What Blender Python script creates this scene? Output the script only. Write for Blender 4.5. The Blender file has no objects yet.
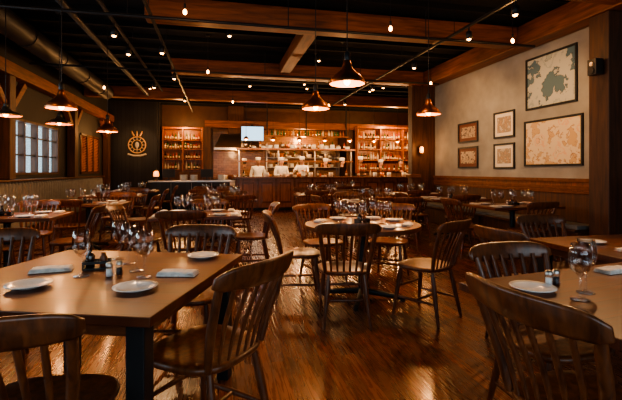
import bpy, math, random
from mathutils import Vector, Matrix
random.seed(7)
S=bpy.context.scene
COL=S.collection
# ------------------------------------------------------------ materials
def newmat(name):
    m=bpy.data.materials.new(name); m.use_nodes=True
    nt=m.node_tree; bs=nt.nodes['Principled BSDF']
    return m,nt,bs
def C(c): return (c[0],c[1],c[2],1)
def plain(name,col,rough=.5,metal=0,emit=None,es=0,noise=0,coat=0):
    m,nt,bs=newmat(name)
    bs.inputs['Base Color'].default_value=C(col)
    bs.inputs['Roughness'].default_value=rough
    bs.inputs['Metallic'].default_value=metal
    bs.inputs['Coat Weight'].default_value=coat
    if emit:
        bs.inputs['Emission Color'].default_value=C(emit); bs.inputs['Emission Strength'].default_value=es
    if noise:
        tc=nt.nodes.new('ShaderNodeTexCoord'); n=nt.nodes.new('ShaderNodeTexNoise'); n.inputs['Scale'].default_value=noise
        n.inputs['Detail'].default_value=5
        r=nt.nodes.new('ShaderNodeValToRGB')
        r.color_ramp.elements[0].position=.3; r.color_ramp.elements[1].position=.7
        r.color_ramp.elements[0].color=C([x*.8 for x in col]); r.color_ramp.elements[1].color=C([min(1,x*1.12) for x in col])
        nt.links.new(tc.outputs['Object'],n.inputs['Vector']); nt.links.new(n.outputs['Fac'],r.inputs['Fac']); nt.links.new(r.outputs['Color'],bs.inputs['Base Color'])
    return m
def wood(name,c1,c2,rough=.4,scale=(1,1,1),ns=7,coat=0.0,bump=.15):
    m,nt,bs=newmat(name); N=nt.nodes; L=nt.links
    tc=N.new('ShaderNodeTexCoord'); mp=N.new('ShaderNodeMapping'); mp.inputs['Scale'].default_value=scale
    n=N.new('ShaderNodeTexNoise'); n.inputs['Scale'].default_value=ns; n.inputs['Detail'].default_value=6; n.inputs['Distortion'].default_value=.6
    r=N.new('ShaderNodeValToRGB'); r.color_ramp.elements[0].position=.3; r.color_ramp.elements[1].position=.7
    r.color_ramp.elements[0].color=C(c1); r.color_ramp.elements[1].color=C(c2)
    L.new(tc.outputs['Object'],mp.inputs['Vector']); L.new(mp.outputs['Vector'],n.inputs['Vector']); L.new(n.outputs['Fac'],r.inputs['Fac']); L.new(r.outputs['Color'],bs.inputs['Base Color'])
    b=N.new('ShaderNodeBump'); b.inputs['Strength'].default_value=bump; b.inputs['Distance'].default_value=.004
    L.new(n.outputs['Fac'],b.inputs['Height']); L.new(b.outputs['Normal'],bs.inputs['Normal'])
    bs.inputs['Roughness'].default_value=rough; bs.inputs['Coat Weight'].default_value=coat; bs.inputs['Coat Roughness'].default_value=.15
    return m
def planks(name,c1,c2,mort,pw,pl,ax,rough=.35,coat=0,ms=.0018,grain=.35):
    """ax=(length axis, width axis)"""
    m,nt,bs=newmat(name); N=nt.nodes; L=nt.links
    tc=N.new('ShaderNodeTexCoord'); sp=N.new('ShaderNodeSeparateXYZ'); cb=N.new('ShaderNodeCombineXYZ')
    L.new(tc.outputs['Object'],sp.inputs[0])
    L.new(sp.outputs[ax[0].upper()],cb.inputs[0]); L.new(sp.outputs[ax[1].upper()],cb.inputs[1])
    br=N.new('ShaderNodeTexBrick'); br.inputs['Scale'].default_value=1; br.inputs['Brick Width'].default_value=pl; br.inputs['Row Height'].default_value=pw
    br.inputs['Mortar Size'].default_value=ms; br.inputs['Mortar Smooth'].default_value=.2; br.offset=.37
    br.inputs['Color1'].default_value=C(c1); br.inputs['Color2'].default_value=C(c2); br.inputs['Mortar'].default_value=C(mort)
    L.new(cb.outputs[0],br.inputs['Vector'])
    mp=N.new('ShaderNodeMapping'); mp.inputs['Scale'].default_value=(1.2,22,1)
    n=N.new('ShaderNodeTexNoise'); n.inputs['Scale'].default_value=3; n.inputs['Detail'].default_value=6; n.inputs['Distortion'].default_value=.7
    L.new(cb.outputs[0],mp.inputs['Vector']); L.new(mp.outputs['Vector'],n.inputs['Vector'])
    mr=N.new('ShaderNodeMapRange'); mr.inputs['From Min'].default_value=.3; mr.inputs['From Max'].default_value=.7; mr.inputs['To Min'].default_value=1-grain; mr.inputs['To Max'].default_value=1+grain
    L.new(n.outputs['Fac'],mr.inputs['Value'])
    mx=N.new('ShaderNodeVectorMath'); mx.operation='SCALE'
    L.new(br.outputs['Color'],mx.inputs[0]); L.new(mr.outputs[0],mx.inputs['Scale']); L.new(mx.outputs[0],bs.inputs['Base Color'])
    r2=N.new('ShaderNodeMapRange'); r2.inputs['To Min'].default_value=rough*.75; r2.inputs['To Max'].default_value=rough*1.3
    L.new(n.outputs['Fac'],r2.inputs['Value']); L.new(r2.outputs[0],bs.inputs['Roughness'])
    b=N.new('ShaderNodeBump'); b.inputs['Strength'].default_value=.3; b.inputs['Distance'].default_value=.002; b.invert=True
    L.new(br.outputs['Fac'],b.inputs['Height']); L.new(b.outputs['Normal'],bs.inputs['Normal'])
    bs.inputs['Coat Weight'].default_value=coat; bs.inputs['Coat Roughness'].default_value=.12
    return m
def glassmat(name,tint=(1,1,1),base=.06,pw=1.6):
    m=bpy.data.materials.new(name); m.use_nodes=True; nt=m.node_tree; N=nt.nodes; L=nt.links
    N.clear(); o=N.new('ShaderNodeOutputMaterial'); mix=N.new('ShaderNodeMixShader'); t=N.new('ShaderNodeBsdfTransparent'); g=N.new('ShaderNodeBsdfGlossy')
    t.inputs['Color'].default_value=C(tint); g.inputs['Roughness'].default_value=.05
    lw=N.new('ShaderNodeLayerWeight'); lw.inputs['Blend'].default_value=.4
    ma=N.new('ShaderNodeMath'); ma.operation='ADD'; ma.inputs[1].default_value=base; ma.use_clamp=True
    L.new(lw.outputs['Facing'],ma.inputs[0]); 
    p=N.new('ShaderNodeMath'); p.operation='POWER'; p.inputs[1].default_value=pw
    L.new(ma.outputs[0],p.inputs[0]); L.new(p.outputs[0],mix.inputs[0])
    L.new(t.outputs[0],mix.inputs[1]); L.new(g.outputs[0],mix.inputs[2]); L.new(mix.outputs[0],o.inputs[0])
    return m
def mapmat(name,sea,land,land2,line,sc):
    m,nt,bs=newmat(name); N=nt.nodes; L=nt.links
    tc=N.new('ShaderNodeTexCoord')
    n=N.new('ShaderNodeTexNoise'); n.inputs['Scale'].default_value=sc; n.inputs['Detail'].default_value=8; n.inputs['Roughness'].default_value=.6
    L.new(tc.outputs['Object'],n.inputs['Vector'])
    r=N.new('ShaderNodeValToRGB'); r.color_ramp.interpolation='CONSTANT'
    e=r.color_ramp.elements; e[0].position=0; e[0].color=C(sea); e[1].position=.45; e[1].color=C(line)
    for p,c in((.458,land),(.56,land2),(.60,land),(.66,line),(.668,land2)):
        q=e.new(p); q.color=C(c)
    L.new(n.outputs['Fac'],r.inputs['Fac']); L.new(r.outputs['Color'],bs.inputs['Base Color'])
    bs.inputs['Roughness'].default_value=.4
    return m

M={}
M['chair']=wood('chair_wood',(.060,.018,.006),(.20,.060,.018),rough=.34,scale=(6,6,1),coat=.2)
M['table']=planks('table_wood',(.165,.046,.013),(.095,.025,.008),(.02,.006,.003),.14,3.0,('x','y'),rough=.36,coat=.10,ms=.0012)
M['tabedge']=wood('table_edge_wood',(.10,.03,.010),(.20,.062,.02),rough=.35,scale=(1,1,8))
M['floor']=planks('floor_planks',(.165,.048,.016),(.070,.021,.009),(.008,.003,.002),.085,1.7,('y','x'),rough=.27,coat=.2)
M['beam']=wood('beam_wood',(.11,.034,.011),(.33,.10,.029),rough=.5,scale=(.6,6,6),ns=3)
M['beamY']=wood('beam_wood_long',(.10,.032,.010),(.28,.088,.026),rough=.5,scale=(6,.6,6),ns=3)
M['post']=wood('post_wood',(.04,.016,.009),(.12,.045,.018),rough=.55,scale=(7,7,.6),ns=3)
M['wains']=planks('wainscot_wood',(.27,.082,.028),(.16,.048,.017),(.02,.007,.003),.11,4,('z','y'),rough=.35,ms=.004)
M['barfront']=wood('bar_wood',(.17,.05,.016),(.36,.12,.04),rough=.35,scale=(5,5,.8),ns=3)
M['bartop']=wood('bar_top_wood',(.12,.042,.016),(.22,.078,.028),rough=.25,scale=(.8,5,5),ns=3)
M['darkboard']=planks('black_boards',(.018,.018,.02),(.010,.010,.012),(.002,.002,.002),.14,5,('z','x'),rough=.5,ms=.006)
M['plaster']=plain('plaster_wall',(.34,.315,.27),.85,noise=2.5)
M['darkwall']=plain('dark_wall_paint',(.022,.02,.02),.7,noise=3)
M['kwall']=plain('kitchen_wall',(.08,.035,.018),.5,noise=5)
M['ceil']=plain('ceiling_black',(.005,.006,.007),.95,noise=3)
M['duct']=plain('duct_metal',(.035,.036,.038),.5,.3)
M['black']=plain('black_metal',(.010,.010,.011),.5)
M['blackp']=plain('black_plastic',(.015,.015,.017),.4)
M['steel']=plain('stainless_steel',(.5,.46,.42),.32,1)
M['copper']=plain('copper_shade',(.78,.31,.13),.34,1,noise=8)
M['shadein']=plain('shade_inner',(.50,.18,.06),.5)
M['tinshade']=plain('tin_shade',(.45,.40,.36),.35,1)
M['bulb']=plain('warm_bulb',(1,.7,.4),.5,emit=(1,.40,.11),es=24)
M['spotface']=plain('spot_lens',(1,.8,.5),.5,emit=(1,.46,.15),es=22)
M['china']=plain('white_china',(.80,.80,.78),.15,coat=.3)
M['linen']=plain('napkin_linen',(.85,.80,.74),.9,noise=40)
M['booth']=plain('booth_upholstery',(.19,.185,.175),.6,noise=12)
M['boothw']=wood('booth_base_wood',(.05,.02,.01),(.11,.04,.017),rough=.45,scale=(5,1,5))
M['jacket']=plain('chef_cloth',(.80,.78,.74),.9,noise=10)
M['apron']=plain('apron_cloth',(.03,.03,.035),.9)
M['pants']=plain('trouser_cloth',(.02,.02,.025),.9)
M['skin']=plain('skin_tone',(.50,.27,.18),.55)
M['skin2']=plain('skin_tone_dark',(.26,.13,.08),.55)
M['lips']=plain('lips',(.35,.10,.08),.5)
M['eye']=plain('eye_white',(.7,.68,.65),.3)
M['pupil']=plain('eye_iris',(.03,.02,.015),.2)
M['hair']=plain('hair_brown',(.03,.018,.012),.7)
M['glass']=glassmat('clear_glass',base=.10,pw=1.5)
M['wglass']=glassmat('window_glass',(.95,.98,1),.0,3)
M['tv']=plain('tv_screen',(.02,.02,.02),.2,emit=(.5,.78,1.0),es=2.0)
M['gold']=plain('sign_gold',(.85,.50,.25),.4,.1)
M['cream']=plain('cream_paint',(.75,.66,.52),.6)
M['shutter']=wood('shutter_wood',(.40,.14,.04),(.65,.26,.08),rough=.45,scale=(4,1,4))
M['lampshade']=plain('lantern_glow',(1,.6,.3),.6,emit=(1,.28,.05),es=2.5)
M['map1']=mapmat('map_print_grey',(.10,.17,.20),(.50,.50,.42),(.36,.40,.36),(.04,.05,.06),2.2)
M['map2']=mapmat('map_print_ochre',(.66,.42,.20),(.78,.62,.40),(.80,.50,.28),(.30,.08,.03),3)
M['print1']=mapmat('print_dark',(.10,.06,.04),(.45,.32,.2),(.3,.18,.1),(.05,.03,.02),14)
M['print2']=mapmat('print_light',(.50,.42,.32),(.30,.22,.15),(.55,.3,.15),(.1,.05,.03),12)
M['redprint']=plain('red_mat_board',(.16,.05,.03),.6)
M['tile']=planks('kitchen_tile',(.30,.15,.06),(.22,.10,.04),(.08,.04,.02),.1,.2,('x','z'),rough=.2,ms=.004)
BOT=[plain('bottle_amber',(.30,.09,.015),.12,coat=.5),plain('bottle_green',(.03,.09,.03),.12,coat=.5),plain('bottle_clear',(.50,.42,.32),.1,coat=.5),
     plain('bottle_dark',(.03,.015,.01),.15,coat=.5),plain('bottle_red',(.35,.04,.02),.2,coat=.5),plain('bottle_label',(.6,.48,.34),.6)]
# ------------------------------------------------------------ mesh builder
class B:
    def __init__(s): s.v=[];s.f=[];s.mi=[];s.sm=[];s.mats=[]
    def _m(s,k):
        m=M[k] if isinstance(k,str) else k
        if m not in s.mats: s.mats.append(m)
        return s.mats.index(m)
    def add(s,vs,fs,k,smooth=False):
        o=len(s.v); mi=s._m(k)
        s.v+= [tuple(v) for v in vs]
        for f in fs: s.f.append([i+o for i in f]); s.mi.append(mi); s.sm.append(smooth)
    def box(s,c,d,k,rz=0,R=None):
        hx,hy,hz=d[0]/2,d[1]/2,d[2]/2
        R=R or Matrix.Rotation(rz,3,'Z'); c=Vector(c)
        vs=[c+R@Vector((x*hx,y*hy,z*hz)) for z in(-1,1) for y in(-1,1) for x in(-1,1)]
        s.add(vs,[(0,2,3,1),(4,5,7,6),(0,1,5,4),(1,3,7,5),(3,2,6,7),(2,0,4,6)],k)
    def bb(s,x0,x1,y0,y1,z0,z1,k): s.box(((x0+x1)/2,(y0+y1)/2,(z0+z1)/2),(x1-x0,y1-y0,z1-z0),k)
    def tube(s,pts,rad,k,n=10,smooth=True,flat=1.0):
        pts=[Vector(p) for p in pts]
        if not hasattr(rad,'__len__'): rad=[rad]*len(pts)
        vs=[];N=len(pts)
        t0=(pts[1]-pts[0]).normalized()
        up=Vector((0,1,0)) if abs(t0.y)<.9 else Vector((1,0,0))
        for i,p in enumerate(pts):
            t=(pts[min(i+1,N-1)]-pts[max(i-1,0)]).normalized()
            a=t.cross(up).normalized(); b=a.cross(t).normalized()
            for j in range(n):
                q=2*math.pi*j/n
                vs.append(p+a*math.cos(q)*rad[i]+b*math.sin(q)*rad[i]*flat)
        fs=[(i*n+j,i*n+(j+1)%n,(i+1)*n+(j+1)%n,(i+1)*n+j) for i in range(N-1) for j in range(n)]
        s.add(vs,fs,k,smooth)
        s.add(vs[:n],[tuple(range(n))[::-1]],k); s.add(vs[-n:],[tuple(range(n))],k)
    def lathe(s,prof,o,k,n=20,smooth=True,sx=1,sy=1):
        o=Vector(o);vs=[]
        for r,z in prof:
            for j in range(n):
                q=2*math.pi*j/n; vs.append(o+Vector((r*math.cos(q)*sx,r*math.sin(q)*sy,z)))
        N=len(prof)
        fs=[(i*n+j,i*n+(j+1)%n,(i+1)*n+(j+1)%n,(i+1)*n+j) for i in range(N-1) for j in range(n)]
        s.add(vs,fs,k,smooth)
    def ell(s,c,r,k,n=14,m=9):
        prof=[(math.sin(math.pi*i/m)+1e-4,-math.cos(math.pi*i/m)) for i in range(m+1)]
        c=Vector(c);vs=[]
        for a,z in prof:
            for j in range(n):
                q=2*math.pi*j/n; vs.append(c+Vector((a*math.cos(q)*r[0],a*math.sin(q)*r[1],z*r[2])))
        fs=[(i*n+j,i*n+(j+1)%n,(i+1)*n+(j+1)%n,(i+1)*n+j) for i in range(m) for j in range(n)]
        s.add(vs,fs,k,True)
    def mesh(s,name):
        me=bpy.data.meshes.new(name); me.from_pydata(s.v,[],s.f)
        for m in s.mats: me.materials.append(m)
        me.polygons.foreach_set('material_index',s.mi); me.polygons.foreach_set('use_smooth',s.sm); me.update()
        return me
    def obj(s,name,loc=(0,0,0),rz=0,bevel=0,parent=None):
        return put(s.mesh(name),name,loc,rz,bevel,parent)
def put(me,name,loc=(0,0,0),rz=0,bevel=0,parent=None,sc=None):
    o=bpy.data.objects.new(name,me); COL.objects.link(o); o.location=loc; o.rotation_euler=(0,0,rz)
    if sc: o.scale=sc
    if bevel:
        b=o.modifiers.new('Bevel','BEVEL'); b.width=bevel; b.segments=2; b.limit_method='ANGLE'; b.angle_limit=math.radians(50)
    if parent: o.parent=parent
    return o
def face(fx,fy): return math.atan2(-fx,fy)
# ------------------------------------------------------------ room shell
def slab(name,x0,x1,y0,y1,z0,z1,k,bevel=0):
    b=B(); b.bb(x0,x1,y0,y1,z0,z1,k); return b.obj(name,bevel=bevel)
slab('floor',-4.2,9,-2.2,17.8,-.1,0,'floor')
slab('ceiling',-4.2,9,-2.2,17.8,3.95,4.1,'ceil')
slab('wall_right',5.6,5.75,-2.2,10.0,0,3.95,'plaster')
b=B(); b.bb(5.555,5.598,-2.0,9.97,0.12,1.10,'wains'); b.bb(5.52,5.598,-2,9.97,1.10,1.16,'bartop')
b.bb(5.54,5.598,-2,9.97,.98,1.04,'bartop'); b.obj('wainscot_right',bevel=.004)
slab('baseboard_right',5.54,5.598,-2,9.97,0.001,.12,'bartop')
slab('wall_alcove_return',5.75,9,9.85,10,0,3.95,'darkwall')
slab('wall_alcove_right',8.85,9,10,17.8,0,3.95,'darkwall')
slab('wall_back',-2.25,9,17.5,17.65,0,3.95,'kwall')
b=B(); b.bb(-4.1,-2.25,16.5,16.65,0,3.95,'darkboard'); b.bb(-2.35,-2.2,16.65,17.5,0,3.95,'darkboard'); b.obj('wall_sign_panel')
wins=[(0.2,2.6,1.2,2.7),(3.6,6.4,1.2,2.7),(9.1,11.6,1.2,2.35),(13.3,15.3,1.2,2.4)]  # first two openings are out of view, added to admit cool fill light
b=B(); y=-2.2
for (a,c,z0,z1) in wins:
    b.bb(-4.1,-3.95,y,a,0,3.95,'darkwall'); b.bb(-4.1,-3.95,a,c,0,z0,'darkwall'); b.bb(-4.1,-3.95,a,c,z1,3.95,'darkwall'); y=c
b.bb(-4.1,-3.95,y,16.5,0,3.95,'darkwall'); b.obj('wall_left')
for i,(a,c,z0,z1) in enumerate(wins[:3]):
    b=B()
    b.bb(-4.08,-3.93,a,c,z0,z0+.05,'post'); b.bb(-4.08,-3.93,a,c,z1-.05,z1,'post')
    n=4
    for j in range(n+1):
        yy=a+.03+(c-a-.06)*j/n; b.bb(-4.06,-3.93,yy-.03,yy+.03,z0,z1,'post')
    for q in(.36,.70):
        zz=z0+(z1-z0)*q; b.bb(-4.05,-3.97,a,c,zz-.015,zz+.015,'black')
    b.bb(-4.035,-4.03,a,c,z0,z1,'wglass')
    b.obj('window_%d'%(i+1))
b=B(); a,c,z0,z1=wins[3]
b.bb(-4.09,-4.05,a,c,z0,z1,'shutter')
n=3
for j in range(n+1):
    yy=a+.05+(c-a-.1)*j/n; b.bb(-4.05,-3.93,yy-.05,yy+.05,z0,z1,'post')
for j in range(22):
    zz=z0+.05+j*(z1-z0-.08)/22; b.box((-3.98,(a+c)/2,zz),(.07,c-a-.1,.012),'shutter',R=Matrix.Rotation(.6,3,'Y'))
b.bb(-4.05,-3.93,a,c,z0,z0+.06,'post'); b.bb(-4.05,-3.93,a,c,z1-.06,z1,'post')
b.obj('window_4')
b=B(); b.bb(-4.1,-2.5,-2.2,-2.05,0,3.95,'darkwall'); b.bb(3.8,5.75,-2.2,-2.05,0,3.95,'darkwall'); b.bb(-2.5,3.8,-2.2,-2.05,0,.9,'darkwall'); b.bb(-2.5,3.8,-2.2,-2.05,2.9,3.95,'darkwall')
b.obj('wall_front')
b=B()
for j in range(6):
    xx=-2.46+6.22*j/5; b.bb(xx-.04,xx+.04,-2.18,-2.07,.9,2.9,'black')
b.bb(-2.5,3.8,-2.18,-2.07,.9,.95,'black'); b.bb(-2.5,3.8,-2.18,-2.07,2.85,2.9,'black'); b.bb(-2.5,3.8,-2.135,-2.13,.9,2.9,'wglass')
b.obj('window_5')  # unseen window added behind the camera to admit cool fill light
# ------------------------------------------------------------ timber frame
for i,yy in enumerate((4.45,6.55,10.0,13.6)):
    b=B(); x0=-1.05 if i<3 else -3.9; b.bb(x0,5.2 if yy<10.5 else 8.8,yy-.14,yy+.14,3.52,3.85,'beam'); b.obj('ceiling_beam',bevel=.012)
b=B(); b.bb(5.22,5.56,-2,9.95,3.50,3.86,'beamY'); b.obj('wall_plate_beam',bevel=.012)
b=B(); b.bb(1.42,1.66,6.7,9.85,3.60,3.85,'beamY'); b.obj('ceiling_girder',bevel=.01)
b=B(); b.bb(-3.93,-3.72,-2,16.4,3.06,3.30,'beamY'); b.obj('header_beam',bevel=.01)
for yy in (2.95,8.75,12.3,15.78):
    b=B(); b.bb(-3.93,-3.73,yy-.12,yy+.12,1.125 if 4.9<yy<15 else 0,3.055,'post'); 
    for sgn in (-1,1):
        b.box((-3.83,yy+sgn*.36,2.72),(.12,.13,.80),'beamY',R=Matrix.Rotation(-sgn*math.radians(45),3,'X'))
    b.obj('timber_post',bevel=.01)
b=B(); b.bb(5.23,5.51,4.66,4.98,0,3.49,'post'); b.obj('timber_post',bevel=.012)
b=B(); b.bb(4.95,5.62,10.02,10.26,0,3.94,'post'); b.bb(4.9,5.2,10.0,10.3,1.1,1.2,'bartop'); b.obj('timber_partition',bevel=.012)
b=B()
for j in range(30):
    yy=-1.8+j*.65; b.bb(-4.1,8.9,yy-.03,yy+.03,3.86,3.949,'ceil')
b.obj('ceiling_joists')
b=B(); b.tube([(-2.1,-2,3.6),(-2.1,13.4,3.6)],.05,'duct',14); b.obj('conduit_pipe')
b=B(); b.tube([(-3.25,-2,3.62),(-3.25,13.4,3.62)],.2,'duct',24)
for j in range(10): b.tube([(-3.25,-1+j*1.5,3.62),(-3.25,-.95+j*1.5,3.62)],.213,'duct',24)
b.obj('air_duct')
b=B(); b.tube([(-3.6,6.0,3.38),(5.2,6.0,3.38)],.022,'black'); b.tube([(-3.6,9.1,3.38),(5.2,9.1,3.38)],.022,'black')
for xx in (-2.7,-1.2,1,3.2): 
    for yy in (6.0,9.1): b.tube([(xx,yy,3.38),(xx,yy,3.86)],.008,'black')
b.obj('sprinkler_pipe')
# ------------------------------------------------------------ lights helpers
KL=1.85
def light(kind,name,loc,power,col,size=.05,parent=None,**kw):
    l=bpy.data.lights.new(name,kind); l.energy=power*KL; l.color=col
    if kind in('POINT','SPOT'): l.shadow_soft_size=size
    for k,v in kw.items(): setattr(l,k,v)
    o=bpy.data.objects.new(name,l); COL.objects.link(o); o.location=loc
    if parent: o.parent=parent
    return o
WARM=(1,.48,.17); WARM2=(1,.57,.26); COOL=(.72,.88,1)
def aim(o,t):
    d=Vector(t)-o.location; o.rotation_euler=d.to_track_quat('-Z','Y').to_euler()
for tx,ys,z in ((-.93,(3,16),3.48),(-1.5,(3,12),3.48),(3.7,(3,13.4),3.48)):
    b=B(); b.bb(tx-.02,tx+.02,ys[0],ys[1],z-.02,z+.015,'black')
    for yy in(4.05,6.0,7.95,11.2,12.5,15.1):
        if yy<ys[1]: b.tube([(tx,yy,z),(tx,yy,3.859)],.006,'black',6)
    b.obj('lighting_track')
b=B()
b.tube([(0,0,0),(0,0,-.09)],.012,'black',8)
b.lathe([(.02,-.06),(.045,-.08),(.05,-.19),(.045,-.19),(.044,-.18)],(0,0,0),'black',14); b.ell((0,0,-.185),(.030,.030,.022),'spotface',12,6)
spotme=b.mesh('track_spotlight')
spots=[(-.93,4.6,130,(-.6,2.3)),(-.93,7.4,190,(-.1,5.4)),(-.93,9.4,0,0),(-.93,12.3,190,(0,10)),(-1.5,6.6,190,(-2.3,6)),(-1.5,7.6,0,0),(-1.5,10.5,190,(-2.1,8.5)),
 (3.7,5.6,72,(5.6,6.2)),(3.7,7.4,72,(5.6,8)),(3.7,4.6,190,(1.5,4)),(3.7,9.6,190,(2.5,8.6)),(3.7,11.9,0,0),(3.7,3.4,130,(1.9,1.6))]
for x,y,on,t in spots:
    z=3.459
    put(spotme,'track_spotlight',(x,y,z))
    if on:
        wl=t[0]>5
        l=light('SPOT','track_lamp',(x,y,z-.24),on,WARM2,.04,spot_size=math.radians(80 if wl else 54),spot_blend=.9); aim(l,(t[0],t[1],2.1 if wl else .6))
for (x,y) in ((.2,7.75),(-.1,11),(2.2,9.05),(2.4,11.6),(4.8,11.6),(3.2,14.9),(-2,13.2),(6.6,12.2)):
    put(spotme,'track_spotlight',(x,y,3.94))
b=B(); b.ell((0,0,-.05),(.023,.023,.034),'bulb',12,8); b.tube([(0,0,-.01),(0,0,.05)],.016,'black',10); b.tube([(0,0,.05),(0,0,.66)],.004,'black',6); b.lathe([(.001,.65),(.04,.65),(.04,.67),(.001,.67)],(0,0,0),'black',12)
ebme=b.mesh('beam_fill_bulb')
for (x,y) in ((-.4,5.3),(2.3,5.3),(4.3,5.4),(-.2,8.4),(2.5,8.2),(4.6,8.4),(.4,11.9),(3.2,11.9),(-2.6,10.5),(-2.8,4.2)):
    o=put(ebme,'beam_fill_bulb',(x,y,3.28)); light('POINT','beam_fill_light',(0,0,-.12),7.5,WARM,.05,parent=o)  # bulbs and point lights added to brighten the beams from below
# pendants
def pendant(x,y,z,k='copper',flat=1.0,power=14,R=.175):
    b=B(); H=3.95-z
    f=flat
    prof=[(R,-.012),(R,0),(R*.95,.02*f),(R*.78,.06*f),(R*.55,.09*f),(R*.34,.125*f),(R*.24,.17*f),(R*.2,.21*f),(.02,.215*f)]
    b.lathe(prof,(0,0,0),k,32); b.lathe([(r*.97,q-.004) for r,q in prof][::-1],(0,0,0),'shadein',32)
    b.lathe([(.022,.20*f),(.03,.22*f),(.03,.28*f),(.012,.30*f)],(0,0,0),'black',14)
    b.tube([(0,0,.29*f),(0,0,H)],.006,'black',6); b.lathe([(.06,H-.03),(.06,H),(.0001,H)],(0,0,0),'black',16); b.lathe([(.0001,H-.035),(.06,H-.03)],(0,0,0),'black',16)
    b.ell((0,0,.015),(.034,.034,.042),'bulb')
    o=b.obj('pendant_lamp',(x,y,z))
    light('POINT','pendant_bulb_light',(0,0,-.08),power,WARM,.06,parent=o)
pendant(1.22,3.85,2.14,power=18); pendant(1.2,5.1,2.08); pendant(3.03,5.6,2.13); pendant(-1.85,5.55,2.05)
pendant(-1.95,8.1,2.0); pendant(-2.6,7.7,2.08,'tinshade',.55,8,.2); pendant(-2.95,6.7,2.08,'tinshade',.55,8,.2)
# ------------------------------------------------------------ chair
def chairmesh():
    b=B(); n=32
    def ring(k,z):
        out=[]
        for j in range(n):
            q=2*math.pi*j/n; c,s_=math.cos(q),math.sin(q)
            x=math.copysign(abs(c)**.62,c); y=math.copysign(abs(s_)**.7,s_)
            w=.225+.012*y
            out.append((x*w*k,y*.215*k,z))
        return out
    R=[(.001,.418),(.75,.418),(.95,.43),(1,.446),(.985,.458),(.93,.463),(.7,.454),(.4,.448),(.001,.448)]
    vs=[]
    for k,z in R: vs+=ring(k,z)
    b.add(vs,[(i*n+j,i*n+(j+1)%n,(i+1)*n+(j+1)%n,(i+1)*n+j) for i in range(len(R)-1) for j in range(n)],'chair',True)
    def leg(p0,p1):
        p0,p1=Vector(p0),Vector(p1); P=[];Q=[]
        for t,r in ((0,.013),(.12,.016),(.3,.021),(.5,.020),(.62,.016),(.66,.019),(.7,.016),(.9,.014),(1,.012)):
            P.append(p0.lerp(p1,t));Q.append(r)
        b.tube(P,Q,'chair',10)
    L={}
    for sx in(-1,1):
        L[sx,1]=((sx*.165,.15,.425),(sx*.205,.20,0)); L[sx,-1]=((sx*.145,-.155,.425),(sx*.19,-.235,0))
    for a,c in L.values(): leg(a,c)
    def at(k,z): a,c=map(Vector,L[k]); return a.lerp(c,(.425-z)/.425)
    for sx in(-1,1):
        p,q=at((sx,1),.17),at((sx,-1),.17); b.tube([p,(p+q)/2,q],[.009,.014,.009],'chair',8)
    m1=(at((-1,1),.17)+at((-1,-1),.17))/2; m2=(at((1,1),.17)+at((1,-1),.17))/2
    b.tube([m1,(m1+m2)/2,m2],[.009,.014,.009],'chair',8)
    b.tube([at((-1,1),.26),(at((-1,1),.26)+at((1,1),.26))/2,at((1,1),.26)],[.009,.013,.009],'chair',8)
    N=8
    for i in range(N):
        t=-1+2*i/(N-1)
        p0=Vector((.175*t,-.175-.018*(1-t*t),.45)); p1=Vector((.225*t,-.275-.05*(1-t*t),.81)); mid=p0.lerp(p1,.5)+Vector((0,.012,0))
        e=abs(t)>.99
        b.tube([p0,p0.lerp(mid,.5)+Vector((0,.003,0)),mid,mid.lerp(p1,.5),p1],[.015,.018,.020,.018,.016] if e else [.008,.010,.012,.0115,.010],'chair',8,flat=1 if e else .75)
    K=21; ns=10; vs=[]
    for i in range(K):
        t=-1+2*i/(K-1); x=.262*t; y=-.272-.062*(1-t*t)
        zb=.775+.012*t*t; h=.10*(1-.30*t**6)-.012*t*t; 
        if abs(t)>.99: h*=.7; zb+=.012
        tan=Vector((.262,.124*t,0)).normalized(); nrm=Vector((tan.y,-tan.x,0))
        for j in range(ns):
            q=2*math.pi*j/ns; u=math.copysign(abs(math.cos(q))**.5,math.cos(q)); w=math.copysign(abs(math.sin(q))**.6,math.sin(q))
            th=.013*(.75+.25*(1-t*t))
            z=zb+h/2+w*h/2
            p=Vector((x,y,z))+nrm*(u*th)+Vector((0,-(z-zb)*.28,0)); vs.append(p)
    fs=[(i*ns+j,i*ns+(j+1)%ns,(i+1)*ns+(j+1)%ns,(i+1)*ns+j) for i in range(K-1) for j in range(ns)]
    fs+= [tuple(range(ns))[::-1],tuple(range((K-1)*ns,K*ns))]
    b.add(vs,fs,'chair',True)
    return b.mesh('dining_chair')
CH=chairmesh()
def chair(x,y,fx,fy,sc=None): return put(CH,'dining_chair',(x,y,0),face(fx,fy),sc=sc)
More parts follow.
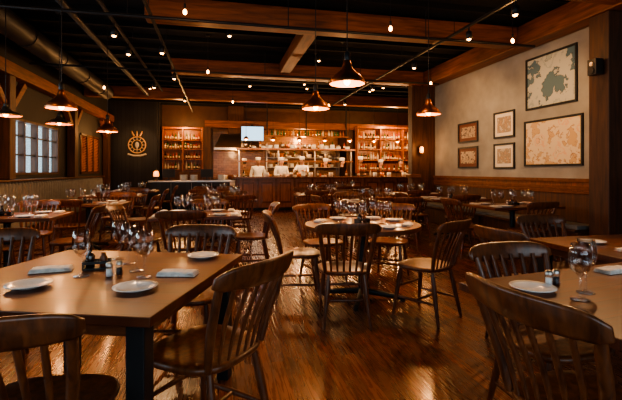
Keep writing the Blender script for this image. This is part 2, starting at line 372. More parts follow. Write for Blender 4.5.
# ------------------------------------------------------------ tableware meshes
b=B(); b.lathe([(r,z*1.08) for r,z in [(.001,.0),(.036,0),(.036,.003),(.006,.008),(.004,.02),(.004,.085),(.012,.095),(.034,.115),(.043,.145),(.041,.18),(.034,.215),(.0325,.215),(.039,.18),(.041,.145),(.032,.117),(.001,.099)]],(0,0,0),'glass',24); WG=b.mesh('wine_glass')
b=B(); P=.76; b.lathe([(r*P,z*.9) for r,z in [(.001,0),(.065,0),(.068,.004),(.10,.012),(.125,.018),(.125,.022),(.10,.016),(.068,.009),(.001,.007)]],(0,0,0),'china',36); PL=b.mesh('side_plate')
def napkin():
    b=B(); 
    for lay in range(3):
        nx,ny=14,8; vs=[]; fs=[]
        w,d=.098-.003*lay,.045-.002*lay; z0=.001+lay*.0075
        for side in (0,1):
            for i in range(nx+1):
                for j in range(ny+1):
                    x=-w+2*w*i/nx; y=-d+2*d*j/ny; e=max(abs(x)/w,abs(y)/d)**8
                    z=z0+(.007*(1-.8*e) if side else 0)+(.0012*math.sin(x*60+lay)+.001*math.sin(y*90+x*20))*(side)
                    vs.append((x,y,z))
        st=(nx+1)*(ny+1)
        for i in range(nx):
            for j in range(ny):
                a=i*(ny+1)+j; fs.append((st+a,st+a+ny+1,st+a+ny+2,st+a+1)); fs.append((a,a+1,a+ny+2,a+ny+1))
        for i in range(nx):
            for j in (0,ny):
                a=i*(ny+1)+j; fs.append((a,a+ny+1,st+a+ny+1,st+a))
        for j in range(ny):
            for i in (0,nx):
                a=i*(ny+1)+j; fs.append((a,a+1,st+a+1,st+a))
        b.add(vs,fs,'linen',True)
    return b.mesh('folded_napkin')
NK=napkin()
b=B()
for sx,k in((-.024,'china'),(.024,'blackp')):
    b.lathe([(.001,0),(.017,0),(.019,.01),(.016,.05),(.016,.055)],(sx,0,0),'glass',14); b.lathe([(.001,.003),(.015,.003),(.0145,.04),(.001,.04)],(sx,0,0),k,12)
    b.lathe([(.017,.054),(.017,.066),(.01,.074),(.001,.075)],(sx,0,0),'steel',14)
SP=b.mesh('salt_and_pepper_shakers')
b=B()
b.bb(-.07,.07,-.04,.04,0,.008,'black'); 
for sx in(-.068,.068): b.bb(sx-.003,sx+.003,-.04,.04,0,.045,'black')
for sy in(-.038,.038): b.bb(-.07,.07,sy-.003,sy+.003,.03,.045,'black')
b.lathe([(.001,.008),(.022,.008),(.024,.07),(.01,.09),(.009,.115),(.012,.117),(.012,.125),(.001,.125)],(-.035,0,0),BOT[3],14)
b.lathe([(.001,.008),(.02,.008),(.02,.06),(.012,.07),(.012,.085),(.001,.085)],(.03,0,0),'tabedge',14)
CD=b.mesh('condiment_caddy')
ZT=.752
def ware(me,name,x,y,rz=0): return put(me,name,(x,y,ZT),rz)
# ------------------------------------------------------------ tables
def table(x,y,rz,sx,sy,kind='rect'):
    b=B()
    if kind=='round':
        n=56; r=sx/2
        b.lathe([(r-.004,.75),(r,.746),(r,.712),(r-.004,.708)],(0,0,0),'tabedge',n,False)
        ring=[(math.cos(2*math.pi*j/n)*(r-.004),math.sin(2*math.pi*j/n)*(r-.004),.75) for j in range(n)]
        b.add(ring,[tuple(range(n))],'table'); b.add([(a,c,.708) for a,c,_ in ring],[tuple(range(n))[::-1]],'tabedge')
    else:
        b.bb(-sx/2,sx/2,-sy/2,sy/2,.712,.75,'table')
    if kind=='legs':
        b.bb(-sx/2+.06,sx/2-.06,-sy/2+.06,-sy/2+.085,.65,.712,'tabedge'); b.bb(-sx/2+.06,sx/2-.06,sy/2-.085,sy/2-.06,.65,.712,'tabedge')
        b.bb(-sx/2+.06,-sx/2+.085,-sy/2+.06,sy/2-.06,.65,.712,'tabedge'); b.bb(sx/2-.085,sx/2-.06,-sy/2+.06,sy/2-.06,.65,.712,'tabedge')
        for u in(-1,1):
            for v in(-1,1): b.box((u*(sx/2-.09),v*(sy/2-.09),.3565),(.075,.075,.711),'black')
    else:
        b.tube([(0,0,.03),(0,0,.7)],.038,'black',18); b.lathe([(.001,.66),(.06,.66),(.16,.70),(.16,.711),(.001,.711)],(0,0,0),'black',24)
        L=.40 if kind=='round' else min(sx,sy)*.42
        for a in(0,1,2,3):
            q=a*math.pi/2+math.pi/4; c,s_=math.cos(q),math.sin(q)
            b.tube([(c*.02,s_*.02,.075),(c*L*.5,s_*L*.5,.055),(c*L,s_*L,.03)],[.034,.028,.022],'black',8); b.tube([(c*L,s_*L,0),(c*L,s_*L,.03)],.024,'black',12)
    return b.obj('dining_table',(x,y,0),rz,bevel=.004)
def rot(x,y,px,py,rz): c,s_=math.cos(rz),math.sin(rz); return x+px*c-py*s_, y+px*s_+py*c
def setting(x,y,rz,sx,sy,full=True):
    for i,(u,v) in enumerate(((-1,-1),(1,-1),(-1,1),(1,1))):
        jx,jy=random.uniform(-.02,.02),random.uniform(-.02,.02)
        px,py=u*sx*.25+jx,v*(sy/2-.16)+jy
        if full or i in(0,3): ware(PL,'side_plate',*rot(x,y,px,py,rz))
        if full or i in(1,2): ware(NK,'folded_napkin',*rot(x,y,px+.175*u,py,rz),rz+math.pi/2)
        ware(WG,'wine_glass',*rot(x,y,px-.14*u,py-.02*v,rz)); ware(WG,'wine_glass',*rot(x,y,px-.04*u,py-.16*v,rz))
    ware(CD,'condiment_caddy',*rot(x,y,0,-.04,rz),rz+.1); ware(SP,'salt_and_pepper_shakers',*rot(x,y,0,.08,rz),rz)
RA=-math.radians(19.7)
table(-.61,2.337,RA,1.2,1.16,'legs')
for p in((-.84,2.12),(-.36,1.97),(-.09,2.62)): ware(PL,'side_plate',*p)
ware(NK,'folded_napkin',-.86,2.44,.15); ware(NK,'folded_napkin',-.20,2.21,-.25)
for p in((-.67,2.28),(-.50,2.54),(-.42,2.34),(-.36,2.20),(-.58,2.68)): ware(WG,'wine_glass',*p)
ware(CD,'condiment_caddy',-.64,2.45,RA+.5); ware(SP,'salt_and_pepper_shakers',-.51,2.25,.6)
chair(-.06,1.97,-.76,.65,(1.05,1.05,1.05)); chair(-.60,1.60,.12,1,(1.03,1.03,1.03)); chair(-.20,2.92,-.25,-.97); chair(-1.42,3.0,.3,-.95)
RB=math.radians(9)
bx,by=rot(1.12,1.78,.6,-.45,RB); table(bx,by,RB,1.2,.9,'ped')
ware(PL,'side_plate',1.36,1.58); ware(WG,'wine_glass',1.45,1.42); ware(WG,'wine_glass',1.56,1.50); ware(SP,'salt_and_pepper_shakers',1.50,1.62,.2); ware(NK,'folded_napkin',2.03,1.78,RB); ware(PL,'side_plate',1.6,1.12); ware(WG,'wine_glass',1.98,1.52)
chair(1.25,1.17,1,.10,(1.05,1.05,1.05)); chair(1.60,1.73,0.03,-1)
table(2.98,2.38,0,1.2,.9,'legs')
ware(PL,'side_plate',2.67,2.52); ware(WG,'wine_glass',2.85,2.32); ware(WG,'wine_glass',2.95,2.42); ware(NK,'folded_napkin',2.6,2.15,1.5); ware(CD,'condiment_caddy',3.1,2.55,.3)
chair(2.27,2.66,1,.1); chair(2.9,2.98,0,-1); chair(3.8,2.4,-1,0)
table(1.42,3.98,.3,1.16,1.16,'round')
for a in (.3,1.9,3.5,5.0):
    ware(PL,'side_plate',1.42+.42*math.cos(a),3.98+.42*math.sin(a)); ware(WG,'wine_glass',1.42+.27*math.cos(a+.5),3.98+.27*math.sin(a+.5)); ware(WG,'wine_glass',1.42+.19*math.cos(a+.9),3.98+.19*math.sin(a+.9))
    ware(NK,'folded_napkin',1.42+.45*math.cos(a+.7),3.98+.45*math.sin(a+.7),a+.7+math.pi/2)
ware(CD,'condiment_caddy',1.42,3.98,.4)
chair(1.06,3.42,.2,.98); chair(1.80,3.38,-.5,.86); chair(.80,4.15,1,-.12); chair(1.98,4.62,-.6,-.8); chair(1.2,4.72,.25,-1)
def group(x,y,rz,sx,sy,chs,full=True):
    table(x,y,rz,sx,sy,'ped'); setting(x,y,rz,sx,sy,full)
    for (px,py,fx,fy) in chs: 
        q=random.uniform(-.12,.12); c,s_=math.cos(q),math.sin(q)
        chair(x+px,y+py,fx*c-fy*s_,fx*s_+fy*c)
four=lambda sx,sy:[(-.27,-sy/2-.12,0,1),(.27,-sy/2-.12,0,1),(-.27,sy/2+.12,0,-1),(.27,sy/2+.12,0,-1)]
group(-.25,5.35,0,1.05,.85,[(-.66,-.05,1,0),(.66,0,-1,0),(-.1,-.55,0,1),(.1,.56,0,-1)])
group(-2.45,5.6,0,1.2,.8,[(.75,-.15,-1,.1),(.05,-.56,0,1),(.05,.56,0,-1)])
group(-2.1,7.5,0,1.2,.8,[(.75,.1,-1,0),(-.1,-.56,0,1),(.3,.56,-.1,-1)])
group(-2.2,9.7,0,1.2,.8,[(.75,.1,-1,0),(.1,-.56,0,1),(.3,.56,-.1,-1)])
group(-2.2,11.9,0,1.2,.8,[(.75,.1,-1,0),(.1,-.56,0,1)])
group(.1,8.0,0,1.2,.8,four(1.2,.8)); group(-.1,10.5,0,1.2,.8,four(1.2,.8))
group(2.7,6.9,0,1.2,.8,four(1.2,.8)+[(-.78,0,1,0)]); group(2.3,9.2,0,1.2,.8,four(1.2,.8)+[(.78,0,-1,0)])
group(4.45,5.6,0,1.2,.8,[(-.78,0,1,0),(-.2,-.56,0,1)]); group(4.45,7.3,0,1.2,.8,[(-.78,0,1,0),(-.2,-.56,0,1)])
group(4.45,9.05,0,1.2,.8,[(-.78,0,1,0),(-.2,-.56,0,1)])
group(3.6,11.6,0,1.2,.8,four(1.2,.8))
# ------------------------------------------------------------ booth (left) & bench (right)
b=B(); Y0,Y1=4.9,14.9
b.bb(-3.92,-3.30,Y0,Y1,.0,.30,'boothw'); b.bb(-3.92,-3.80,Y0,Y1,.3,1.08,'boothw'); b.bb(-3.92,-3.66,Y0,Y1,1.08,1.12,'boothw')
n=int((Y1-Y0)/.13)
for i in range(n):
    yy=Y0+(i+.5)*(Y1-Y0)/n
    b.tube([(-3.79,yy,.42),(-3.785,yy,.7),(-3.78,yy,1.0),(-3.79,yy,1.07)],[.06,.066,.066,.05],'booth',12)
k=8
for i in range(k):
    a=Y0+i*(Y1-Y0)/k; c=a+(Y1-Y0)/k-.01; b.bb(-3.75,-3.26,a,c,.30,.46,'booth')
b.obj('booth_bench',bevel=.015)
b=B(); Y0,Y1=5.05,9.8
b.bb(5.06,5.52,Y0,Y1,.38,.42,'post'); b.bb(5.1,5.45,Y0,Y1,.42,.48,'booth')
b.bb(5.46,5.52,Y0,Y1,.48,.92,'post'); b.bb(5.44,5.53,Y0,Y1,.92,.96,'bartop'); b.bb(5.12,5.16,Y0,Y1,0,.38,'post')
for yy in (Y0,7.4,Y1): b.bb(5.08,5.5,yy-.03,yy+.03,0,.38,'post')
b.obj('wall_bench',bevel=.008)
# ------------------------------------------------------------ pictures on right wall
def frame(y0,y1,z0,z1,art,matk=None,name='framed_map',w=.035,fk='black'):
    b=B(); x=5.598; t=.03
    b.bb(x-.012,x,y0,y1,z0,z1,matk or art)
    if matk: b.bb(x-.014,x-.01,y0+.07,y1-.07,z0+.07,z1-.07,art)
    b.bb(x-t,x,y0-w,y0,z0-w,z1+w,fk); b.bb(x-t,x,y1,y1+w,z0-w,z1+w,fk); b.bb(x-t,x,y0,y1,z1,z1+w,fk); b.bb(x-t,x,y0,y1,z0-w,z0,fk)
    b.obj(name,bevel=.003)
frame(5.56,6.62,2.43,3.30,'map1'); frame(5.45,6.66,1.40,2.16,'map2')
frame(8.15,8.85,1.97,2.36,'print1','redprint','framed_print'); frame(6.99,7.54,1.98,2.44,'print2','cream','framed_print')
frame(8.15,8.85,1.38,1.80,'print1','redprint','framed_print'); frame(6.99,7.54,1.36,1.80,'print2','cream','framed_print')
b=B(); b.bb(5.08,5.20,4.72,4.86,2.62,2.84,'blackp'); b.tube([(5.07,4.79,2.77),(5.085,4.79,2.77)],.03,'steel',14); b.tube([(5.07,4.79,2.68),(5.085,4.79,2.68)],.045,'black',14); b.bb(5.18,5.229,4.76,4.82,2.7,2.76,'black'); b.obj('wall_speaker',bevel=.005)
# ------------------------------------------------------------ sign emblem
b=B(); cx,cz=-2.95,2.25; Y=16.46
def ringy(r0,w,k,n=40,yy=Y):
    pts=[(cx+r0*math.cos(2*math.pi*j/n),yy,cz+r0*math.sin(2*math.pi*j/n)) for j in range(n+1)]; b.tube(pts,w,k,8)
ringy(.30,.022,'gold'); ringy(.18,.014,'gold')
for j in range(12):
    q=2*math.pi*j/12; b.tube([(cx+.19*math.cos(q),Y,cz+.19*math.sin(q)),(cx+.29*math.cos(q),Y,cz+.29*math.sin(q))],.012,'cream',6)
for sx in(-1,0,1):
    b.tube([(cx+sx*.1,Y,cz+.33),(cx+sx*.16,Y,cz+.44),(cx+sx*.18,Y,cz+.52)],[.035,.028,.008],'gold',8)
b.tube([(cx-.32,Y,cz-.34),(cx-.12,Y,cz-.40),(cx+.12,Y,cz-.40),(cx+.32,Y,cz-.34)],.035,'cream',8)
b.ell((cx,Y,cz),(.07,.03,.12),'cream'); b.tube([(cx,Y,cz-.1),(cx,Y,cz-.17)],.02,'cream',8)
b.obj('wall_emblem_sign')
l=light('SPOT','sign_lamp',(-2.5,13.4,3.4),60,WARM2,.04,spot_size=math.radians(30),spot_blend=.7); aim(l,(-2.95,16.5,2.2))
# ------------------------------------------------------------ bar counter
b=B()
b.bb(.55,7.6,13.35,13.95,.1,1.03,'barfront'); b.bb(.62,7.5,13.42,13.9,0,.1,'black'); b.bb(.48,7.7,13.24,14.0,1.03,1.09,'bartop')
x=.6
while x<7.4:
    b.bb(x,x+.06,13.32,13.35,.1,1.03,'bartop'); b.bb(x+.14,x+.52,13.335,13.35,.25,.92,'bartop'); b.bb(x+.18,x+.48,13.325,13.336,.3,.87,'barfront'); x+=.6
b.obj('bar_counter',bevel=.006)
for xx in(.9,2.6,4.6,6.4):
    l=light('SPOT','bar_front_fill',(xx,12.2,3.4),55,WARM2,.04,spot_size=math.radians(50),spot_blend=.9); aim(l,(xx,13.4,.6)); put(spotme,'track_spotlight',(xx,12.2,3.94))  # spots and their fixtures added to brighten the counter front
b=B(); b.bb(-2.0,.35,13.2,13.8,.08,.94,'darkboard'); b.bb(-2.05,.4,13.15,13.85,.94,.99,'steel'); b.bb(-1.95,.3,13.25,13.75,0,.08,'black')
for xx in(-1.4,-.8,-.2): b.bb(xx-.005,xx+.005,13.19,13.2,.1,.92,'steel')
b.obj('service_station',bevel=.005)
def monitor(x,y,z,rz):
    b=B(); b.box((0,0,.22),(.38,.03,.26),'blackp'); b.box((0,.03,.1),(.04,.03,.16),'blackp'); b.box((0,.03,.01),(.2,.16,.02),'blackp'); b.box((0,-.017,.22),(.34,.004,.22),'black'); b.obj('pos_monitor',(x,y,z),rz,bevel=.004)
monitor(-1.5,13.5,.99,.2); monitor(-.35,13.5,.99,-.1)
b=B(); b.lathe([(.001,0),(.09,0),(.09,.02),(.03,.04),(.02,.10),(.05,.12)],(0,0,0),'black',18); b.lathe([(.075,.12),(.09,.17),(.075,.25),(.05,.29)],(0,0,0),'lampshade',18); b.lathe([(.05,.29),(.06,.30),(.02,.34),(.001,.34)],(0,0,0),'black',18)
b.obj('table_lantern',(-1.86,13.45,.99))
light('POINT','lantern_light',(-1.86,13.25,1.3),2,WARM,.08)
def platestack(x,y,z,n=14):
    b=B()
    for i in range(n): b.lathe([(.001,i*.012),(.07,i*.012),(.125,i*.012+.014),(.125,i*.012+.017),(.07,i*.012+.005),(.001,i*.012+.005)],(0,0,0),'china',20)
    b.obj('plate_stack',(x,y,z))
for p in((-1.05,13.45),(-.75,13.5),(.1,13.45)): platestack(p[0],p[1],.99)
# ------------------------------------------------------------ bottles
def bottle(b,x,y,z):
    k=random.choice(BOT[:5]); h=random.uniform(.22,.32); r=random.uniform(.032,.043)
    b.lathe([(.001,0),(r,0),(r,h*.58),(r*.8,h*.68),(.013,h*.78),(.012,h*.96),(.015,h),(.001,h)],(x,y,z),k,8)
    b.lathe([(r+.001,h*.18),(r+.001,h*.45)],(x,y,z),BOT[5],8)
def shelfunit(name,x0,x1,y,zs,depth=.3,back='barfront',gap=.10):
    b=B()
    b.bb(x0,x1,y+depth,y+depth+.03,zs[0]-.1,zs[-1]+.42,back)
    for z in zs: b.bb(x0,x1,y,y+depth,z-.03,z,'barfront')
    m=max(2,int((x1-x0)/1.2)+1)
    for i in range(m+1):
        xx=x0+(x1-x0)*i/m; b.bb(xx-.025,xx+.025,y+.02,y+depth,zs[0]-.1,zs[-1]+.42,'barfront')
    b.bb(x0-.03,x1+.03,y-.02,y+depth+.03,zs[-1]+.42,zs[-1]+.50,'barfront')
    b.bb(x0,x1,y-.02,y+depth,.0,zs[0]-.1,'post')
    b.obj(name,bevel=.004)
    bb=B()
    for z in zs:
        xx=x0+.08
        while xx<x1-.05:
            near=min(abs(xx-(x0+(x1-x0)*i/m)) for i in range(m+1))
            if near>.07 and random.random()<.95:
                bottle(bb,xx,y+.12+random.uniform(-.03,.05),z+.001)
            xx+=gap*random.uniform(.85,1.15)
    bb.obj('liquor_bottles')
shelfunit('bottle_shelf',-2.1,-.62,16.9,(1.35,1.75,2.15,2.5),.35)
shelfunit('bottle_shelf',5.4,8.3,15.6,(1.3,1.72,2.14,2.56),.32)
slab('kitchen_tile_wall',-.2,5.1,17.46,17.5,.9,3.0,'tile')
b=B()
for i in range(4):
    x0=-.2+i*1.32; b.bb(x0,x0+1.28,16.7,17.44,.1,.92,'steel'); b.bb(x0+.1,x0+1.2,16.68,16.7,.25,.7,'black'); b.tube([(x0+.15,16.65,.76),(x0+1.15,16.65,.76)],.012,'steel',8)
    for u in range(5): b.tube([(x0+.2+u*.22,16.66,.85),(x0+.2+u*.22,16.7,.85)],.022,'black',10)
    b.bb(x0,x0+1.28,16.7,17.44,.92,.95,'black')
    for s_ in(-1,1): b.bb(x0+.64+s_*.6-.02,x0+.64+s_*.6+.02,16.8,17.4,0,.1,'black')
b.obj('kitchen_range',bevel=.006)
b=B()
vs=[(-.15,16.5,2.2),(1.7,16.5,2.2),(1.7,17.4,2.2),(-.15,17.4,2.2),(.1,16.9,2.75),(1.4,16.9,2.75),(1.4,17.4,2.75),(.1,17.4,2.75)]
b.add(vs,[(0,1,2,3),(0,4,5,1),(1,5,6,2),(2,6,7,3),(3,7,4,0),(4,7,6,5)],'steel'); b.bb(-.17,1.72,16.48,17.4,2.1,2.2,'steel'); b.bb(.4,1.0,17.0,17.4,2.75,3.9,'post'); b.obj('extractor_hood',bevel=.006)
b=B(); sh=B()
def crockery(sh,x0,x1,y,z,skip=()):
    xx=x0
    while xx<x1:
        if any(abs(xx-s_)<.16 for s_ in skip): xx+=.17; continue
        t=random.random()
        if t<.30:
            for i in range(random.randint(5,12)): sh.lathe([(.001,i*.013),(.06,i*.013),(.10,i*.013+.014),(.10,i*.013+.016),(.06,i*.013+.004),(.001,i*.013+.004)],(xx,y,z+.001),'china',12)
            xx+=.24
        elif t<.55: sh.lathe([(.001,0),(.07,0),(.075,.14),(.07,.17),(.001,.17)],(xx,y,z+.001),random.choice(['steel','cream','copper','tabedge']),12); xx+=.18
        else: bottle(sh,xx,y,z+.001); xx+=.12
for z in (1.45,1.85,2.25):
    b.bb(1.9,5.1,17.05,17.44,z-.03,z,'steel'); crockery(sh,2.12,4.9,17.2,z,(3.5,))
crockery(sh,.1,1.8,16.85,.95)
for xx in(1.95,3.5,5.05): b.bb(xx-.02,xx+.02,17.06,17.44,.951,2.4,'steel')
b.obj('kitchen_shelf'); sh.obj('kitchen_crockery')
b=B(); b.bb(.7,5.1,14.95,15.5,.0,.95,'steel'); b.bb(.65,5.15,14.9,15.55,.95,.98,'steel')
b.bb(.7,5.1,15.3,15.6,1.62,1.66,'barfront')
for xx in(.75,2.2,3.6,5.05): b.bb(xx-.025,xx+.025,15.42,15.48,.98,2.06,'steel')
b.bb(.65,5.15,15.2,15.65,2.06,2.12,'barfront'); b.obj('kitchen_pass',bevel=.005)
pb=B(); crockery(pb,.85,4.95,15.35,2.12); crockery(pb,.95,4.9,15.37,.98,(2.2,3.6)); pb.obj('pass_crockery')
for xx in (.9,1.8,2.7,3.6,4.5,5.4,6.3,7.2):
    b=B(); b.lathe([(.09,0),(.085,.03),(.05,.09),(.02,.11)],(0,0,0),'copper',18); b.ell((0,0,.01),(.035,.035,.04),'bulb'); b.tube([(0,0,.1),(0,0,1.62)],.006,'black',6); b.lathe([(.001,1.6),(.04,1.6),(.04,1.62),(.001,1.62)],(0,0,0),'black',12)
    o=b.obj('bar_pendant',(xx,13.9,2.33)); 
    light('POINT','bar_pendant_light',(0,-.05,-.08),28,WARM2,.05,parent=o)
b=B(); b.bb(-.5,8.8,16.1,16.35,2.95,3.2,'beam'); b.bb(-.55,-.3,16.1,16.35,0,2.95,'post'); b.bb(5.15,5.35,16.1,16.35,0,2.95,'post'); b.obj('kitchen_lintel',bevel=.01)
lb=B(); xx=1.9
b=B(); b.bb(1.8,5.1,15.9,16.09,2.62,2.66,'barfront'); 
for q in(1.85,3.4,5.05): b.bb(q-.02,q+.02,16.05,16.09,2.64,3.95,'black')
b.obj('hanging_shelf')
while xx<5.0: lb.lathe([(.001,0),(.04,0),(.04,.13),(.015,.19),(.015,.23),(.001,.23)],(xx,15.97,2.661),random.choice(BOT[:3]),8); xx+=.12
lb.obj('shelf_bottles')
b=B(); b.bb(.82,1.70,15.75,15.82,2.40,2.98,'blackp'); b.bb(.85,1.67,15.745,15.75,2.43,2.95,'tv'); b.bb(1.2,1.3,15.82,16.09,2.96,3.04,'black'); b.bb(1.2,1.3,15.80,15.84,2.9,3.04,'black'); b.obj('television')
pb=B(); xx=.8
while xx<7.3:
    t=random.random()
    if t<.4: bottle(pb,xx,13.6,1.091); xx+=.14
    elif t<.7:
        pb.lathe([(.001,0),(.07,0),(.075,.14),(.001,.14)],(xx,13.55,1.091),random.choice(['steel','cream','copper','china']),14); xx+=.26
    else: xx+=.3
pb.obj('counter_condiments')
# ------------------------------------------------------------ people
def skinmesh(name,verts,edges,radii,mat,sub=2):
    me=bpy.data.meshes.new(name); me.from_pydata(verts,edges,[])
    o=bpy.data.objects.new(name,me); COL.objects.link(o)
    o.modifiers.new('Skin','SKIN')
    if not me.skin_vertices:
        bpy.context.view_layer.objects.active=o; o.select_set(True); bpy.ops.mesh.customdata_skin_add()
    for i,r in enumerate(radii):
        rr=r if hasattr(r,'__len__') else (r,r)
        me.skin_vertices[0].data[i].radius=rr
        me.skin_vertices[0].data[i].use_root=(i==0)
    s=o.modifiers.new('Sub','SUBSURF'); s.levels=sub; s.render_levels=sub
    bpy.context.view_layer.update()
    ev=o.evaluated_get(bpy.context.evaluated_depsgraph_get())
    out=bpy.data.meshes.new_from_object(ev); out.name=name
    bpy.data.objects.remove(o)
    out.materials.clear(); out.materials.append(mat)
    for p in out.polygons: p.use_smooth=True; p.material_index=0
    return out
def handmesh(mat):
    v=[(0,0,0),(0,.04,0),(0,.075,0)]; e=[(0,1),(1,2)]; r=[(.020,.026),(.016,.034),(.014,.036)]
    for i,(x,l) in enumerate(((.028,.070),(.010,.080),(-.009,.075),(-.027,.058))):
        k=len(v); v+=[(x,.086,0),(x*1.1,.086+l*.45,-.008),(x*1.12,.086+l*.75,-.022),(x*1.1,.086+l*.92,-.038)]; e+=[(2,k),(k,k+1),(k+1,k+2),(k+2,k+3)]; r+=[.0095,.009,.0085,.0075]
    k=len(v); v+=[(.036,.03,-.004),(.056,.055,-.012),(.064,.080,-.02)]; e+=[(1,k),(k,k+1),(k+1,k+2)]; r+=[.012,.010,.0085]
    return skinmesh('hand',v,e,r,mat,1)
def headmesh(skin,hat):
    b=B(); n,m=28,22; vs=[]
    for i in range(m+1):
        ph=math.pi*i/m; z=-math.cos(ph); s_=math.sin(ph)
        for j in range(n):
            q=2*math.pi*j/n; x=s_*math.cos(q); y=s_*math.sin(q)
            w=.074*(1-.22*max(0,-z)**1.5); d=.093*(1-.12*max(0,-z))
            px,py,pz=x*w,y*d,z*.118
            if y>0:
                g=lambda cx,cz,sx,sz:math.exp(-((px-cx)/sx)**2-((pz-cz)/sz)**2)
                py+=.020*g(0,-.022,.011,.020)+.008*g(0,.0,.009,.02)-.007*g(.030,.004,.014,.010)-.007*g(-.030,.004,.014,.010)+.005*g(0,-.055,.022,.008)+.006*g(0,-.098,.022,.016)+.004*g(0,.025,.05,.008)
            vs.append((px,py,pz))
    fs=[(i*n+j,i*n+(j+1)%n,(i+1)*n+(j+1)%n,(i+1)*n+j) for i in range(m) for j in range(n)]
    b.add(vs,fs,skin,True)
    for sx in(-1,1):
        b.ell((sx*.030,.076,.004),(.0115,.009,.0055),'eye',10,6); b.ell((sx*.030,.0835,.004),(.0042,.003,.0042),'pupil',8,5)
        b.ell((sx*.074,-.005,-.005),(.010,.017,.030),skin,10,6); b.tube([(sx*.016,.091,.022),(sx*.03,.091,.025),(sx*.044,.081,.021)],[.002,.0035,.002],'hair',6)
    b.tube([(-.022,.084,-.052),(0,.0905,-.054),(.022,.084,-.052)],[.002,.0045,.002],'lips',6)
    vs=[];mm=12
    for i in range(mm+1):
        ph=math.pi*(i/mm)*.62
        for j in range(n):
            q=2*math.pi*j/n; s_=math.sin(ph); y=math.sin(q)*s_
            z=math.cos(ph)
            zz=max(z,.35) if y>.25 else (max(z,-.05) if y>-.2 else z)
            vs.append((math.cos(q)*s_*.081,y*.100-.004,zz*.125+.002))
    b.add(vs,[(i*n+j,(i+1)*n+j,(i+1)*n+(j+1)%n,i*n+(j+1)%n) for i in range(mm) for j in range(n)],'hair',True)
    if hat: b.lathe([(.080,.055),(.083,.06),(.084,.10),(.095,.13),(.093,.155),(.06,.165),(.001,.165)],(0,-.005,0),'jacket',24,sy=1.18)
    else: b.lathe([(.083,.052),(.085,.075),(.075,.11),(.045,.13),(.001,.135)],(0,-.005,0),'apron',24,sy=1.18)
    b.tube([(0,-.01,-.17),(0,-.005,-.11),(0,0,-.06)],[.056,.052,.05],skin,14)
    return b.mesh('head')
HANDS={k:handmesh(M[k]) for k in('skin','skin2')}
poses={
 'work':dict(sh=(.185,0,1.40),el=(.24,.06,1.13),wr=(.15,.30,1.14),lean=.05),
 'reach':dict(sh=(.185,.02,1.40),el=(.25,.22,1.22),wr=(.17,.40,1.26),lean=.07),
 'rest':dict(sh=(.185,0,1.40),el=(.25,-.03,1.13),wr=(.27,.08,.90),lean=0),
}
def person(name,x,y,rz,pose,skin='skin',hat=True,turn=0,sc=1.0):
    P=poses[pose]; L=P['lean']; E=bpy.data.objects.new(name,None); COL.objects.link(E); E.location=(x,y,0); E.rotation_euler=(0,0,rz); E.scale=(sc,sc,sc); E.empty_display_size=.2
    sh,el,wr=[Vector(P[k]) for k in('sh','el','wr')]
    sh.y+=L
    mx=lambda v:(-v[0],v[1],v[2])
    v=[(0,0,.92),(0,0,1.05),(0,L*.6,1.22),(0,L,1.36),(0,L+.005,1.46)]; e=[(0,1),(1,2),(2,3),(3,4)]; r=[(.160,.11),(.145,.105),(.165,.115),(.15,.10),(.062,.06)]
    for f in(lambda q:tuple(q),mx):
        k=len(v); v+=[f(sh),f(el),f(wr)]; e+=[(3,k),(k,k+1),(k+1,k+2)]; r+=[.068,.052,.036]
    v+=[(.0,0,.82)]; e+=[(0,len(v)-1)]; r+=[(.145,.105)]
    key='jacket_'+pose
    me=bpy.data.meshes.get(key) or skinmesh(key,v,e,r,M['jacket']); put(me,'jacket',parent=E)
    v=[(0,0,.90),(.10,0,.86),(.105,.01,.50),(.11,-.01,.10),(.11,.0,.06),(.115,.15,.038),(-.10,0,.86),(-.105,.01,.50),(-.11,-.01,.10),(-.11,0,.06),(-.115,.15,.038)]
    e=[(0,1),(1,2),(2,3),(3,4),(4,5),(0,6),(6,7),(7,8),(8,9),(9,10)]; r=[(.13,.11),.09,.062,.048,.048,.035,.09,.062,.048,.048,.035]
    me=bpy.data.meshes.get('trousers') or skinmesh('trousers',v,e,r,M['pants']); put(me,'trousers',parent=E)
    for sx in(1,-1):
        w=Vector((wr.x*sx,wr.y,wr.z)); el2=Vector((el.x*sx,el.y,el.z)); d=(w-el2).normalized()
        h=put(HANDS[skin],'hand_%s'%('r' if sx>0 else 'l'),w,parent=E); h.rotation_mode='QUATERNION'
        zax=Vector((0,0,1)); 
        if abs(d.z)>.8: zax=Vector((sx,0,0))
        X=d.cross(zax).normalized(); Z=X.cross(d); R=Matrix((X,d,Z)).transposed(); h.rotation_quaternion=R.to_quaternion(); h.scale=(-sx,1,1)
    put(headmesh(skin,hat),'head',(0,L+.02,1.60),turn,parent=E)
    b=B(); n=14; vs=[]
    for i in range(7):
        z=.55+i*.09
        for j in range(n+1):
            q=math.pi*(.08+.84*j/n); vs.append((math.cos(q)*.205,math.sin(q)*.155+L*max(0,(z-.9))*1.2+.012,z))
    b.add(vs,[(i*(n+1)+j,i*(n+1)+j+1,(i+1)*(n+1)+j+1,(i+1)*(n+1)+j) for i in range(6) for j in range(n)],'apron',True)
    b.obj('apron',parent=E)
PI=math.pi
person('chef',1.35,14.5,PI+.1,'rest','skin2',True,-.2); person('chef',2.15,14.5,PI+.2,'work','skin',True,.2); person('chef',2.95,14.55,PI-.5,'reach','skin2',True,-.3,1.02)
person('chef',3.75,14.5,PI+.1,'work','skin',True,0,.98); person('chef',4.4,14.55,PI+.6,'rest','skin',True,.2)
person('chef',5.1,14.5,PI-.2,'work','skin2',True,.3,1.03); person('chef',5.9,14.6,PI+.3,'work','skin',True,0,.97)
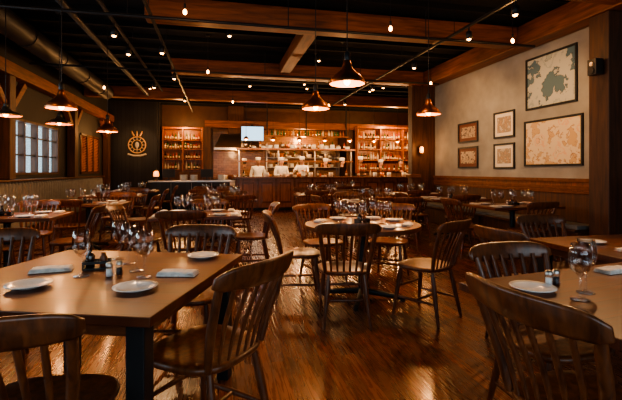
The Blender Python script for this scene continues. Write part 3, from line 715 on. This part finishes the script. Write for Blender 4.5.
person('bartender',6.7,14.6,PI,'reach','skin',False,.3); person('chef',1.0,16.1,.2,'work','skin',True); person('chef',2.6,16.2,.1,'work','skin2',True); person('chef',4.4,16.25,-.3,'work','skin',True)
# ------------------------------------------------------------ lamps
for (x,y,z,p) in((-1.3,16.4,2.95,40),(3.4,16.7,2.6,65),(.6,16.0,2.0,26),(6.6,15.0,3.1,70),(7.4,14.6,2.6,25),(-1.2,14.6,3.0,25)):
    light('POINT','kitchen_lamp',(x,y,z),p,WARM,.1)
b=B(); b.lathe([(.03,0),(.05,.03),(.05,.13),(.03,.16)],(0,0,0),'lampshade',14); b.box((0,.08,.08),(.05,.1,.12),'black'); b.obj('wall_sconce',(5.15,9.88,1.75))
light('POINT','sconce_light',(5.15,9.7,1.85),5,WARM,.06)
light('POINT','shutter_fill_light',(-3.3,14.5,2.5),16,WARM,.1)  # added point light without a fixture, makes the shutters glow
def area(name,loc,rot_,sx,sy,p,col):
    l=bpy.data.lights.new(name,'AREA'); l.shape='RECTANGLE'; l.size=sx; l.size_y=sy; l.energy=p; l.color=col
    o=bpy.data.objects.new(name,l); COL.objects.link(o); o.location=loc; o.rotation_euler=rot_
area('added_daylight_area',(-4.3,1.4,2.0),(0,-PI/2,0),1.5,2.4,50,COOL)  # added cool fill, shines through an unseen added window
area('added_daylight_area',(-4.3,5.0,2.0),(0,-PI/2,0),1.5,2.8,65,COOL)  # second added cool fill, also through an unseen added window
area('added_daylight_area',(-4.6,11.0,1.8),(0,-PI/2,0),2.2,5.0,110,(.80,.95,1))
area('added_daylight_area',(.65,-2.4,1.9),(PI/2,0,0),6.2,2.0,75,(.88,.94,1))  # fill added behind the camera, through the added front window
w=bpy.data.worlds.new('World'); S.world=w; w.use_nodes=True
w.node_tree.nodes['Background'].inputs[0].default_value=(.6,.8,.88,1); w.node_tree.nodes['Background'].inputs[1].default_value=1.5
# ------------------------------------------------------------ camera
cd=bpy.data.cameras.new('camera'); cd.sensor_width=36; cd.lens=24; cd.shift_y=-29/622
co=bpy.data.objects.new('camera',cd); COL.objects.link(co); co.location=(0,0,1.28); co.rotation_euler=(PI/2,0,-math.radians(12.6)); S.camera=co
cd.clip_start=.05
try:
    S.view_settings.view_transform='AgX'; S.view_settings.look='AgX - Medium High Contrast'
except Exception as ex: print(ex)
